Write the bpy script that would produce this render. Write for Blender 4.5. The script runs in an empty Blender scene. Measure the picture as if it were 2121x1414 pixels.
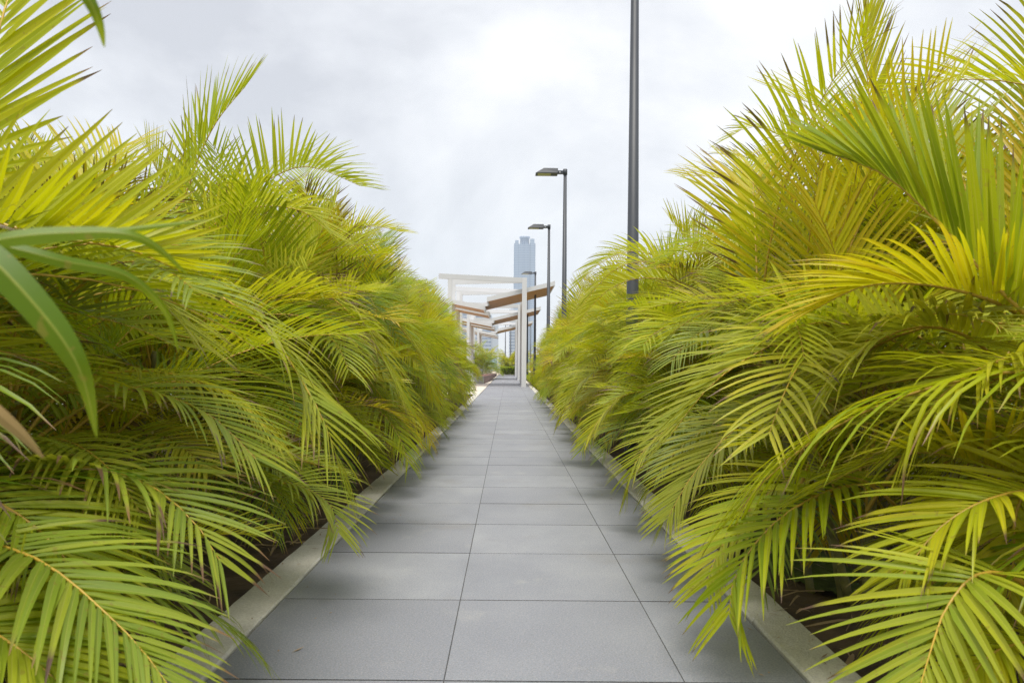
import bpy, bmesh, math, random
from mathutils import Vector, Matrix, Euler
R = math.radians
scn = bpy.context.scene
COL = scn.collection

# ------------------------------------------------------------------ camera
F, CX, CY, EYE, ROLL = 1659.0, 1053.0, 755.0, 0.80, 0.45
cam_d = bpy.data.cameras.new('camera')
cam = bpy.data.objects.new('camera', cam_d); COL.objects.link(cam)
cam.location = (0, 0, EYE)
cam.rotation_euler = (R(90), R(-ROLL), 0)
cam_d.sensor_width = 36; cam_d.lens = 36 * F / 2121
cam_d.shift_x = (1060.5 - CX) / 2121
cam_d.shift_y = (CY - 707) / 2121
cam_d.clip_start = 0.05; cam_d.clip_end = 9000
cam_d.dof.use_dof = True
cam_d.dof.focus_distance = 7.5
cam_d.dof.aperture_fstop = 10.0
scn.camera = cam

# ------------------------------------------------------------------ world, sun, exposure
SUN_EL, SUN_AZ = 72, -172          # azimuth from +Y towards +X
world = bpy.data.worlds.new('World'); scn.world = world; world.use_nodes = True
wn, wl = world.node_tree.nodes, world.node_tree.links
wn.clear()
w_out = wn.new('ShaderNodeOutputWorld')
sky = wn.new('ShaderNodeTexSky'); sky.sky_type = 'NISHITA'; sky.sun_disc = False
sky.sun_elevation = R(SUN_EL); sky.sun_rotation = R(SUN_AZ)
bg_s = wn.new('ShaderNodeBackground'); bg_s.inputs['Strength'].default_value = 0.12
wl.new(sky.outputs[0], bg_s.inputs['Color'])
tc = wn.new('ShaderNodeTexCoord')
mp = wn.new('ShaderNodeMapping'); mp.inputs['Scale'].default_value = (1.0, 1.0, 1.6)
mp.inputs['Location'].default_value = (0.35, 0.2, 0.9)
wl.new(tc.outputs['Generated'], mp.inputs['Vector'])
nz = wn.new('ShaderNodeTexNoise'); nz.inputs['Scale'].default_value = 2.1
nz.inputs['Detail'].default_value = 7; nz.inputs['Roughness'].default_value = 0.55
nz.inputs['Distortion'].default_value = 0.25
wl.new(mp.outputs[0], nz.inputs['Vector'])
cr = wn.new('ShaderNodeValToRGB')
cr.color_ramp.elements[0].position = 0.42; cr.color_ramp.elements[0].color = (0.52, 0.53, 0.57, 1)
cr.color_ramp.elements[1].position = 0.64; cr.color_ramp.elements[1].color = (0.86, 0.862, 0.87, 1)
e = cr.color_ramp.elements.new(0.53); e.color = (0.70, 0.71, 0.74, 1)
wl.new(nz.outputs['Fac'], cr.inputs['Fac'])
sx = wn.new('ShaderNodeSeparateXYZ'); wl.new(tc.outputs['Generated'], sx.inputs[0])
hz = wn.new('ShaderNodeMapRange'); hz.interpolation_type = 'SMOOTHSTEP'
hz.inputs['From Min'].default_value = 0.0; hz.inputs['From Max'].default_value = 0.16
hz.inputs['To Min'].default_value = 0.75; hz.inputs['To Max'].default_value = 0.0
wl.new(sx.outputs['Z'], hz.inputs['Value'])
mxh = wn.new('ShaderNodeMix'); mxh.data_type = 'RGBA'
wl.new(hz.outputs[0], mxh.inputs['Factor']); wl.new(cr.outputs[0], mxh.inputs[6])
mxh.inputs[7].default_value = (0.82, 0.825, 0.835, 1)
bg_c = wn.new('ShaderNodeBackground'); bg_c.inputs['Strength'].default_value = 0.93
wl.new(mxh.outputs[2], bg_c.inputs['Color'])
ms = wn.new('ShaderNodeMixShader'); ms.inputs[0].default_value = 0.94
wl.new(bg_s.outputs[0], ms.inputs[1]); wl.new(bg_c.outputs[0], ms.inputs[2])
wl.new(ms.outputs[0], w_out.inputs['Surface'])

sun_d = bpy.data.lights.new('sun', 'SUN'); sun_d.energy = 3.0; sun_d.angle = R(30)
sun_d.color = (1.0, 0.95, 0.86)
sun = bpy.data.objects.new('sun', sun_d); COL.objects.link(sun)
sv = Vector((math.sin(R(SUN_AZ)) * math.cos(R(SUN_EL)), math.cos(R(SUN_AZ)) * math.cos(R(SUN_EL)), math.sin(R(SUN_EL))))
sun.rotation_euler = (-sv).to_track_quat('-Z', 'Y').to_euler()
sun.location = (-20, 10, 40)

vs = scn.view_settings
vs.view_transform = 'Standard'; vs.look = 'None'; vs.exposure = 0.53; vs.gamma = 1.0; vs.use_curve_mapping = False
cy = scn.cycles
cy.max_bounces = 7; cy.diffuse_bounces = 4; cy.glossy_bounces = 3; cy.transmission_bounces = 5
cy.transparent_max_bounces = 8; cy.volume_bounces = 1
cy.caustics_reflective = False; cy.caustics_refractive = False
cy.use_denoising = True; cy.denoiser = 'OPENIMAGEDENOISE'; cy.denoising_prefilter = 'NONE'; cy.denoising_input_passes = 'RGB_ALBEDO_NORMAL'

# ------------------------------------------------------------------ helpers
def P(px, py, d):
    """a point of the place, read off at distance d"""
    a = R(ROLL); u, v = px - CX, py - CY
    u, v = u * math.cos(a) + v * math.sin(a), -u * math.sin(a) + v * math.cos(a)
    return Vector((u * d / F, d, EYE - v * d / F))

def tag(o, label=None, cat=None, group=None, kind=None):
    if label: o['label'] = label
    if cat: o['category'] = cat
    if group: o['group'] = group
    if kind: o['kind'] = kind
    return o

def empty(name, loc, label, cat, group=None, rz=0):
    o = bpy.data.objects.new(name, None); COL.objects.link(o)
    o.location = loc; o.rotation_euler = (0, 0, rz); o.empty_display_size = 0.2
    return tag(o, label, cat, group)

def link(name, me, parent=None):
    o = bpy.data.objects.new(name, me); COL.objects.link(o)
    if parent is not None: o.parent = parent
    return o

def bm_obj(name, bm, mat, parent=None, smooth=False, bevel=0):
    if bevel:
        bmesh.ops.bevel(bm, geom=[e for e in bm.edges], offset=bevel, segments=2, affect='EDGES', profile=0.6)
    bmesh.ops.recalc_face_normals(bm, faces=bm.faces)
    me = bpy.data.meshes.new(name); bm.to_mesh(me); bm.free()
    for m in (mat if isinstance(mat, (list, tuple)) else [mat]): me.materials.append(m)
    if smooth:
        for p in me.polygons: p.use_smooth = True
    return link(name, me, parent)

def box(bm, x0, x1, y0, y1, z0, z1, mi=0):
    v = [bm.verts.new(c) for c in ((x0,y0,z0),(x1,y0,z0),(x1,y1,z0),(x0,y1,z0),(x0,y0,z1),(x1,y0,z1),(x1,y1,z1),(x0,y1,z1))]
    for f in ((3,2,1,0),(4,5,6,7),(0,1,5,4),(1,2,6,5),(2,3,7,6),(3,0,4,7)):
        bm.faces.new([v[i] for i in f]).material_index = mi
    return v

def hexa(bm, pts, mi=0):
    """pts: 4 bottom then 4 top corners"""
    v = [bm.verts.new(c) for c in pts]
    for f in ((3,2,1,0),(4,5,6,7),(0,1,5,4),(1,2,6,5),(2,3,7,6),(3,0,4,7)):
        bm.faces.new([v[i] for i in f]).material_index = mi

def beam(bm, a, b, w, h, mi=0):
    """bar of width w and height h whose TOP centre line runs a-b"""
    a, b = Vector(a), Vector(b); t = (b - a).normalized()
    s = t.cross(Vector((0, 0, 1)))
    s = s.normalized() if s.length > 1e-5 else Vector((1, 0, 0))
    n = s.cross(t).normalized()
    q = lambda p, i, j: p + s * (i * w / 2) - n * (0 if j else h)
    hexa(bm, [q(a,-1,0), q(a,1,0), q(b,1,0), q(b,-1,0), q(a,-1,1), q(a,1,1), q(b,1,1), q(b,-1,1)], mi)

def tube(bm, pts, radii, n=8, mi=0, cap=True):
    rings = []
    for i, p in enumerate(pts):
        p = Vector(p)
        t = (Vector(pts[min(i + 1, len(pts) - 1)]) - Vector(pts[max(i - 1, 0)])).normalized()
        s = t.cross(Vector((0.13, 0.97, 0.2))).normalized(); u = s.cross(t)
        rings.append([bm.verts.new(p + (s * math.cos(2*math.pi*k/n) + u * math.sin(2*math.pi*k/n)) * radii[i]) for k in range(n)])
    for a, b in zip(rings, rings[1:]):
        for k in range(n):
            f = bm.faces.new((a[k], a[(k+1) % n], b[(k+1) % n], b[k])); f.material_index = mi; f.smooth = True
    if cap:
        bm.faces.new(rings[0][::-1]).material_index = mi; bm.faces.new(rings[-1]).material_index = mi

# ------------------------------------------------------------------ materials
def new_mat(name):
    m = bpy.data.materials.new(name); m.use_nodes = True
    nt = m.node_tree
    return m, nt.nodes, nt.links, nt.nodes['Principled BSDF']

def simple(name, col, rough=0.6, var=0.12, scale=6.0, bump=0.0, bscale=60, metal=0.0, spec=0.5, stretch=(1,1,1)):
    m, n, l, b = new_mat(name)
    b.inputs['Roughness'].default_value = rough; b.inputs['Metallic'].default_value = metal
    b.inputs['Specular IOR Level'].default_value = spec
    t = n.new('ShaderNodeTexCoord'); mpn = n.new('ShaderNodeMapping'); mpn.inputs['Scale'].default_value = stretch
    l.new(t.outputs['Object'], mpn.inputs['Vector'])
    z = n.new('ShaderNodeTexNoise'); z.inputs['Scale'].default_value = scale; z.inputs['Detail'].default_value = 6
    l.new(mpn.outputs[0], z.inputs['Vector'])
    c = n.new('ShaderNodeValToRGB')
    c.color_ramp.elements[0].position = 0.3; c.color_ramp.elements[1].position = 0.7
    c.color_ramp.elements[0].color = (*[x * (1 - var) for x in col], 1)
    c.color_ramp.elements[1].color = (*[min(1, x * (1 + var)) for x in col], 1)
    l.new(z.outputs['Fac'], c.inputs['Fac']); l.new(c.outputs[0], b.inputs['Base Color'])
    if bump:
        z2 = n.new('ShaderNodeTexNoise'); z2.inputs['Scale'].default_value = bscale; z2.inputs['Detail'].default_value = 4
        l.new(t.outputs['Object'], z2.inputs['Vector'])
        bp = n.new('ShaderNodeBump'); bp.inputs['Strength'].default_value = bump; bp.inputs['Distance'].default_value = 0.01
        l.new(z2.outputs['Fac'], bp.inputs['Height']); l.new(bp.outputs[0], b.inputs['Normal'])
    return m

def math_node(n, l, op, a, b=None):
    q = n.new('ShaderNodeMath'); q.operation = op
    for i, v in enumerate((a, b)):
        if v is None: continue
        if isinstance(v, (int, float)): q.inputs[i].default_value = v
        else: l.new(v, q.inputs[i])
    return q.outputs[0]

def mixc(n, l, fac, a, b):
    q = n.new('ShaderNodeMix'); q.data_type = 'RGBA'
    for s, v in ((q.inputs['Factor'], fac), (q.inputs[6], a), (q.inputs[7], b)):
        if isinstance(v, (int, float)): s.default_value = v
        elif isinstance(v, tuple): s.default_value = (*v, 1)
        else: l.new(v, s)
    return q.outputs[2]

def ramp(n, l, fac, stops):
    c = n.new('ShaderNodeValToRGB'); els = c.color_ramp.elements
    els[0].position, els[1].position = stops[0][0], stops[-1][0]
    els[0].color, els[1].color = (*stops[0][1], 1), (*stops[-1][1], 1)
    for p, col in stops[1:-1]:
        els.new(p).color = (*col, 1)
    l.new(fac, c.inputs['Fac'])
    return c.outputs[0]

def leaf_material():
    # object colour: R = ripeness (green .. yellow), G = how brown the tips are, B = paleness
    m, n, l, b = new_mat('palm_leaf')
    oi = n.new('ShaderNodeObjectInfo'); so = n.new('ShaderNodeSeparateColor'); l.new(oi.outputs['Color'], so.inputs[0])
    at = n.new('ShaderNodeAttribute'); at.attribute_name = 'leaf'
    sa = n.new('ShaderNodeSeparateColor'); l.new(at.outputs['Color'], sa.inputs[0])
    rnd, s, t = sa.outputs[0], sa.outputs[1], sa.outputs[2]
    # ripeness of this leaflet: frond + leaflet + towards the tip
    rip = math_node(n, l, 'ADD', so.outputs[0], math_node(n, l, 'MULTIPLY', math_node(n, l, 'SUBTRACT', rnd, 0.5), 0.30))
    rip = math_node(n, l, 'ADD', rip, math_node(n, l, 'MULTIPLY', s, 0.10))
    base = ramp(n, l, rip, [(0.0, (0.07, 0.175, 0.005)), (0.3, (0.27, 0.385, 0.004)), (0.6, (0.54, 0.56, 0.004)), (0.9, (0.72, 0.61, 0.005)), (1.0, (0.68, 0.46, 0.012))])
    base = mixc(n, l, math_node(n, l, 'MULTIPLY', so.outputs[2], 0.6), base, (0.42, 0.46, 0.20))
    tco = n.new('ShaderNodeTexCoord')
    z = n.new('ShaderNodeTexNoise'); z.inputs['Scale'].default_value = 9; z.inputs['Detail'].default_value = 3
    l.new(tco.outputs['Object'], z.inputs['Vector'])
    # brown tips and margins
    lim = math_node(n, l, 'SUBTRACT', 1.03, math_node(n, l, 'MULTIPLY', so.outputs[1], math_node(n, l, 'MULTIPLY', rnd, 0.55)))
    d = math_node(n, l, 'ADD', math_node(n, l, 'SUBTRACT', s, lim), math_node(n, l, 'MULTIPLY', math_node(n, l, 'SUBTRACT', z.outputs['Fac'], 0.45), 0.18))
    mr = n.new('ShaderNodeMapRange'); mr.inputs['From Min'].default_value = -0.02; mr.inputs['From Max'].default_value = 0.10
    l.new(d, mr.inputs['Value'])
    brown = ramp(n, l, rnd, [(0.0, (0.36, 0.25, 0.09)), (0.6, (0.20, 0.11, 0.045)), (1.0, (0.085, 0.045, 0.03))])
    # ribs that run the length of the blade, a paler midrib, and small dry specks
    rib = math_node(n, l, 'SINE', math_node(n, l, 'MULTIPLY', at.outputs['Alpha'], 46.0))
    base = mixc(n, l, math_node(n, l, 'MULTIPLY', math_node(n, l, 'ADD', rib, 1.0), 0.11), base, (0.06, 0.12, 0.005))
    base = mixc(n, l, math_node(n, l, 'MULTIPLY', math_node(n, l, 'LESS_THAN', at.outputs['Alpha'], 0.09), 0.45), base, (0.55, 0.55, 0.12))
    vz = n.new('ShaderNodeTexNoise'); vz.inputs['Scale'].default_value = 55; vz.inputs['Detail'].default_value = 3
    l.new(tco.outputs['Object'], vz.inputs['Vector'])
    base = mixc(n, l, math_node(n, l, 'MULTIPLY', math_node(n, l, 'GREATER_THAN', vz.outputs['Fac'], 0.66), 0.5), base, (0.30, 0.20, 0.05))
    base = mixc(n, l, math_node(n, l, 'MULTIPLY', z.outputs['Fac'], 0.22), base, (0.13, 0.20, 0.005))
    base = mixc(n, l, mr.outputs[0], base, brown)
    l.new(base, b.inputs['Base Color'])
    b.inputs['Roughness'].default_value = 0.42; b.inputs['Specular IOR Level'].default_value = 0.40
    tr = n.new('ShaderNodeBsdfTranslucent')
    l.new(mixc(n, l, 0.35, base, (0.74, 0.72, 0.01)), tr.inputs['Color'])
    tm = math_node(n, l, 'SUBTRACT', 0.47, math_node(n, l, 'MULTIPLY', mr.outputs[0], 0.3))
    mx = n.new('ShaderNodeMixShader'); l.new(tm, mx.inputs[0])
    l.new(b.outputs[0], mx.inputs[1]); l.new(tr.outputs[0], mx.inputs[2])
    l.new(mx.outputs[0], n['Material Output'].inputs['Surface'])
    return m

M = {}
M['leaf'] = leaf_material()
M['rachis'] = simple('palm_rachis', (0.46, 0.30, 0.035), 0.45, 0.35, 5)
M['cane'] = simple('palm_cane', (0.21, 0.20, 0.065), 0.55, 0.45, 7, 0.2, 25, stretch=(1, 1, 2.2))
M['soil'] = simple('soil', (0.095, 0.062, 0.038), 0.95, 0.5, 5, 1.0, 38)
M['moss'] = simple('moss', (0.085, 0.12, 0.02), 0.95, 0.5, 7, 1.0, 70)
M['litter'] = simple('dry_litter', (0.30, 0.21, 0.12), 0.8, 0.4, 9)
M['white'] = simple('white_paint', (0.62, 0.62, 0.625), 0.45, 0.03, 1.3)
M['grey_steel'] = simple('grey_steel', (0.046, 0.052, 0.065), 0.5, 0.06, 3)
M['lens'] = simple('lamp_lens', (0.55, 0.52, 0.34), 0.2, 0.1, 8)
M['bolt'] = simple('pale_bolt', (0.7, 0.7, 0.7), 0.4, 0.05)
M['deck_stone'] = simple('deck_stone', (0.62, 0.56, 0.48), 0.7, 0.08, 0.8)
M['concrete'] = simple('concrete', (0.42, 0.42, 0.40), 0.75, 0.1, 3, 0.1)
M['ground'] = simple('ground', (0.16, 0.18, 0.13), 0.95, 0.25, 0.02)
M['rail'] = simple('rail_steel', (0.62, 0.64, 0.62), 0.35, 0.05, metal=0.3)

def wood_mat(name, c0, c1, scale):
    m, n, l, b = new_mat(name)
    t = n.new('ShaderNodeTexCoord'); q = n.new('ShaderNodeMapping'); q.inputs['Scale'].default_value = scale
    l.new(t.outputs['Object'], q.inputs['Vector'])
    z = n.new('ShaderNodeTexNoise'); z.inputs['Scale'].default_value = 3; z.inputs['Detail'].default_value = 7
    l.new(q.outputs[0], z.inputs['Vector'])
    l.new(ramp(n, l, z.outputs['Fac'], [(0.3, c0), (0.7, c1)]), b.inputs['Base Color'])
    b.inputs['Roughness'].default_value = 0.5
    return m
M['timber'] = wood_mat('roof_timber', (0.36, 0.145, 0.03), (0.60, 0.27, 0.06), (0.6, 7, 7))
M['bench_timber'] = wood_mat('bench_timber', (0.10, 0.035, 0.022), (0.19, 0.075, 0.05), (5, 0.5, 5))

def tile_mat():
    m, n, l, b = new_mat('grey_tile')
    at = n.new('ShaderNodeAttribute'); at.attribute_name = 'tile'
    sa = n.new('ShaderNodeSeparateColor'); l.new(at.outputs['Color'], sa.inputs[0])
    t = n.new('ShaderNodeTexCoord')
    def noise(sc, det, rough=0.55, stretch=None):
        z = n.new('ShaderNodeTexNoise'); z.inputs['Scale'].default_value = sc; z.inputs['Detail'].default_value = det
        z.inputs['Roughness'].default_value = rough
        if stretch:
            q = n.new('ShaderNodeMapping'); q.inputs['Scale'].default_value = stretch
            l.new(t.outputs['Object'], q.inputs['Vector']); l.new(q.outputs[0], z.inputs['Vector'])
        else: l.new(t.outputs['Object'], z.inputs['Vector'])
        return z.outputs['Fac']
    c = ramp(n, l, noise(2.6, 7, 0.6, (1, 0.7, 1)), [(0.28, (0.19, 0.206, 0.24)), (0.5, (0.245, 0.261, 0.295)), (0.72, (0.31, 0.324, 0.350))])
    c = mixc(n, l, math_node(n, l, 'MULTIPLY', sa.outputs[0], 0.8), c, (0.185, 0.199, 0.233))
    # pale scuffs and brownish water marks
    sc = n.new('ShaderNodeMapRange'); sc.inputs['From Min'].default_value = 0.60; sc.inputs['From Max'].default_value = 0.74
    sc.inputs['To Max'].default_value = 0.5
    l.new(noise(3.3, 8, 0.66, (1.2, 0.8, 1)), sc.inputs['Value'])
    c = mixc(n, l, sc.outputs[0], c, (0.36, 0.355, 0.34))
    st = n.new('ShaderNodeMapRange'); st.inputs['From Min'].default_value = 0.58; st.inputs['From Max'].default_value = 0.75
    st.inputs['To Max'].default_value = 0.7
    l.new(noise(1.7, 6, 0.6), st.inputs['Value'])
    c = mixc(n, l, st.outputs[0], c, (0.17, 0.165, 0.155))
    # fine grain
    c = mixc(n, l, math_node(n, l, 'MULTIPLY', math_node(n, l, 'GREATER_THAN', noise(210, 2), 0.56), 0.30), c, (0.48, 0.42, 0.42))
    c = mixc(n, l, math_node(n, l, 'MULTIPLY', math_node(n, l, 'LESS_THAN', noise(170, 2), 0.44), 0.36), c, (0.13, 0.12, 0.12))
    l.new(c, b.inputs['Base Color'])
    b.inputs['Roughness'].default_value = 0.5
    b.inputs['Specular IOR Level'].default_value = 0.5
    bp = n.new('ShaderNodeBump'); bp.inputs['Strength'].default_value = 0.25; bp.inputs['Distance'].default_value = 0.002
    l.new(noise(240, 3), bp.inputs['Height']); l.new(bp.outputs[0], b.inputs['Normal'])
    return m
M['tile'] = tile_mat()
M['grout'] = simple('grout', (0.06, 0.06, 0.06), 0.9, 0.2, 30)

def kerb_mat():
    m, n, l, b = new_mat('kerb_concrete')
    t = n.new('ShaderNodeTexCoord')
    v = n.new('ShaderNodeTexVoronoi'); v.inputs['Scale'].default_value = 190; l.new(t.outputs['Object'], v.inputs['Vector'])
    z = n.new('ShaderNodeTexNoise'); z.inputs['Scale'].default_value = 3.5; z.inputs['Detail'].default_value = 8; l.new(t.outputs['Object'], z.inputs['Vector'])
    c = ramp(n, l, z.outputs['Fac'], [(0.3, (0.46, 0.44, 0.385)), (0.7, (0.68, 0.655, 0.585))])
    sp = n.new('ShaderNodeSeparateColor'); l.new(v.outputs['Color'], sp.inputs[0])
    c = mixc(n, l, math_node(n, l, 'MULTIPLY', sp.outputs[0], 0.30), c, (0.22, 0.21, 0.19))
    c = mixc(n, l, math_node(n, l, 'MULTIPLY', math_node(n, l, 'GREATER_THAN', sp.outputs[1], 0.8), 0.4), c, (0.62, 0.61, 0.57))
    l.new(c, b.inputs['Base Color']); b.inputs['Roughness'].default_value = 0.85
    bp = n.new('ShaderNodeBump'); bp.inputs['Strength'].default_value = 0.5; bp.inputs['Distance'].default_value = 0.004
    l.new(v.outputs['Distance'], bp.inputs['Height']); l.new(bp.outputs[0], b.inputs['Normal'])
    return m
M['kerb'] = kerb_mat()

def glass_mat():
    m, n, l, b = new_mat('screen_glass')
    b.inputs['Base Color'].default_value = (0.55, 0.68, 0.68, 1); b.inputs['Roughness'].default_value = 0.05
    tr = n.new('ShaderNodeBsdfTransparent'); tr.inputs[0].default_value = (0.62, 0.74, 0.74, 1)
    mx = n.new('ShaderNodeMixShader'); mx.inputs[0].default_value = 0.68
    l.new(b.outputs[0], mx.inputs[1]); l.new(tr.outputs[0], mx.inputs[2]); l.new(mx.outputs[0], n['Material Output'].inputs['Surface'])
    return m
M['glass'] = glass_mat()

def tower_mat(name, wall, pane, bands, ribs):
    m, n, l, b = new_mat(name)
    t = n.new('ShaderNodeTexCoord'); s = n.new('ShaderNodeSeparateXYZ'); l.new(t.outputs['Object'], s.inputs[0])
    fr = math_node(n, l, 'FRACT', math_node(n, l, 'MULTIPLY', s.outputs['Z'], 1 / bands))
    a = math_node(n, l, 'GREATER_THAN', fr, 0.38)
    xy = math_node(n, l, 'ADD', s.outputs['X'], math_node(n, l, 'MULTIPLY', s.outputs['Y'], 0.83))
    fx = math_node(n, l, 'FRACT', math_node(n, l, 'MULTIPLY', xy, 1 / ribs))
    c = math_node(n, l, 'GREATER_THAN', fx, 0.3)
    l.new(mixc(n, l, math_node(n, l, 'MULTIPLY', a, c), wall, pane), b.inputs['Base Color'])
    b.inputs['Roughness'].default_value = 0.35
    return m
M['tower'] = tower_mat('tower_glass', (0.34, 0.41, 0.53), (0.20, 0.28, 0.43), 3.6, 2.2)
M['tower_dark'] = simple('tower_recess', (0.10, 0.16, 0.28), 0.4, 0.05)
M['office'] = simple('office_wall', (0.50, 0.53, 0.60), 0.6, 0.05)
M['office_pane'] = simple('office_glass', (0.14, 0.20, 0.33), 0.25, 0.2, 0.4)

# ------------------------------------------------------------------ the setting: ground, beds, path, kerbs
def sheet(name, x0, x1, y0, y1, z, mat, nx=1, ny=1, amp=0.0, seed=0):
    rnd = random.Random(seed); bm = bmesh.new()
    g = [[bm.verts.new((x0 + (x1-x0)*i/nx, y0 + (y1-y0)*j/ny, z + (rnd.uniform(-amp, amp) if 0 < i < nx else 0))) for i in range(nx+1)] for j in range(ny+1)]
    for j in range(ny):
        for i in range(nx):
            f = bm.faces.new((g[j][i], g[j][i+1], g[j+1][i+1], g[j+1][i])); f.smooth = amp > 0
    o = bm_obj(name, bm, mat); o['kind'] = 'structure'
    return o
sheet('ground', -1500, 1500, -1500, 1500, -0.12, M['ground'])
JL, JR, XL, XR, KW = -0.157, 0.453, -0.755, 0.765, 0.145
sheet('planting_bed_left', -4.6, XL - KW, -2.5, 21.5, -0.035, M['soil'], 26, 160, 0.022, 1)
sheet('planting_bed_right', XR + KW, 4.8, -2.5, 62, -0.035, M['soil'], 26, 300, 0.022, 2)
sheet('stone_deck', -9, XL - 0.02, 21.5, 74, -0.004, M['deck_stone'])

# moss patch: a low uneven cushion on the right bed
bm = bmesh.new(); rnd = random.Random(5)
N = 30
cen = Vector((1.23, 3.55, -0.03)); vs_ = {}
for i in range(-9, 10):
    for j in range(-16, 17):
        x, y = i * 0.022, j * 0.045
        q = (x / 0.2) ** 2 + (y / 0.72) ** 2 + rnd.uniform(-0.15, 0.15)
        if q < 1: vs_[i, j] = bm.verts.new((cen.x + x, cen.y + y, -0.022 + 0.035 * (1 - q) * rnd.uniform(0.6, 1)))
for (i, j) in list(vs_):
    k = [(i, j), (i+1, j), (i+1, j+1), (i, j+1)]
    if all(c in vs_ for c in k): bm.faces.new([vs_[c] for c in k]).smooth = True
tag(bm_obj('moss', bm, M['moss']), 'green moss patch on the dark soil of the right bed', 'moss', kind='stuff')

# path of grey stone tiles
rows_px = [1410, 1242.5, 1145.5, 1085.5, 1042.5, 1008.5, 983.5, 963, 946.5, 933.5]
ys = [F * EYE / (p - CY) for p in rows_px]
ys = [ys[0] - 0.61 * k for k in range(6, 0, -1)] + ys
while ys[-1] < 62: ys.append(ys[-1] + 0.61)
bm = bmesh.new(); lay = bm.verts.layers.float_color.new('tile')
rnd = random.Random(11)
for k in range(len(ys) - 1):
    for (a, b) in ((XL, JL), (JL, JR), (JR, XR)):
        g = 0.0016; gy = 0.0034; z = rnd.uniform(-0.0004, 0.0004); c = rnd.random()
        n0 = len(bm.verts)
        x0, x1, y0, y1 = a + g, b - g, ys[k] + gy, ys[k+1] - gy
        lo = [bm.verts.new(p) for p in ((x0,y0,-0.012),(x1,y0,-0.012),(x1,y1,-0.012),(x0,y1,-0.012))]
        to = [bm.verts.new(p) for p in ((x0,y0,z),(x1,y0,z),(x1,y1,z),(x0,y1,z))]
        for q in range(4): bm.faces.new((lo[q], lo[(q+1)%4], to[(q+1)%4], to[q])).material_index = 1
        bm.faces.new(to)
        for v in lo + to: v[lay] = (c, c, c, 1)
o = bm_obj('path', bm, [M['tile'], M['grout']]); o['kind'] = 'structure'
sheet('path_joints', XL, XR, -2.6, 62, -0.0013, M['grout'])

def kerb(name, x0, x1, y0, y1, seed):
    rnd = random.Random(seed); bm = bmesh.new(); n = int((y1 - y0) / 0.12)
    prof = [(x0, -0.1), (x0, 0.005), (x0 + 0.006, 0.011), (x1 - 0.006, 0.011), (x1, 0.005), (x1, -0.1)]
    y = y0
    while y < y1:
        L = min(1.0, y1 - y); m = 8; dz, dx = rnd.uniform(-0.002, 0.002), rnd.uniform(-0.0015, 0.0015); rings = []
        for k in range(m + 1):
            yy = y + 0.002 + (L - 0.004) * k / m
            rings.append([bm.verts.new((x + dx + (rnd.uniform(-0.0025, 0.0025) if 0 < i < 5 else 0), yy, z + (dz + rnd.uniform(-0.0015, 0.0015) if z > 0 else 0))) for i, (x, z) in enumerate(prof)])
        for a, b in zip(rings, rings[1:]):
            for i in range(5): bm.faces.new((a[i], a[i+1], b[i+1], b[i]))
        bm.faces.new(rings[0]); bm.faces.new(rings[-1][::-1])
        y += L
    o = bm_obj(name, bm, M['kerb']); o['kind'] = 'structure'
kerb('kerb_left', XL - KW, XL - 0.003, -2.5, 21.5, 3)
kerb('kerb_right', XR + 0.003, XR + KW, -2.5, 62, 4)

# dry litter on the soil
bm = bmesh.new(); rnd = random.Random(21)
for k in range(900):
    sd = rnd.choice((-1, 1)); x = sd * rnd.uniform(0.93, 2.3); y = rnd.uniform(0.6, 9)
    a = rnd.uniform(0, math.pi); L = rnd.uniform(0.03, 0.22) ; w = rnd.uniform(0.003, 0.011)
    d = Vector((math.cos(a), math.sin(a), 0)); s = Vector((-d.y, d.x, 0)); p = Vector((x, y, rnd.uniform(-0.02, 0.0)))
    pr = None
    for i in range(4):
        u = i / 3; c = p + d * (L * (u - 0.5)) + s * (0.2 * L * (u - 0.5) ** 2) + Vector((0, 0, rnd.uniform(0, 0.015) + 0.01 * math.sin(u * 3)))
        ww = w * (1 - 0.8 * abs(2 * u - 1))
        q = (bm.verts.new(c - s * ww), bm.verts.new(c + s * ww + Vector((0, 0, 0.003))))
        if pr: bm.faces.new((pr[0], pr[1], q[1], q[0]))
        pr = q
for k in range(420):
    sd = rnd.choice((-1, 1)); y = rnd.uniform(1.6, 14)
    x = (XL - KW + 0.02 + rnd.random() ** 1.6 * 0.32) if sd < 0 else (XR + KW - 0.02 - rnd.random() ** 1.6 * 0.32)
    on = (x < XL or x > XR); a = rnd.uniform(0, math.pi); L = rnd.choice((0.006, 0.008, 0.012, 0.02, 0.05)) ; w = rnd.uniform(0.0015, 0.004)
    d = Vector((math.cos(a), math.sin(a), 0)) * L / 2; q = Vector((-d.y, d.x, 0)).normalized() * w; p = Vector((x, y, 0.0165 if on else 0.0035))
    bm.faces.new([bm.verts.new(c) for c in (p - d, p + q, p + d + Vector((0, 0, 0.002)), p - q)])
tag(bm_obj('fallen_leaves', bm, M['litter']), 'dry brown fallen leaf strips scattered on the soil of both beds', 'leaf litter', kind='stuff')

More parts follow.
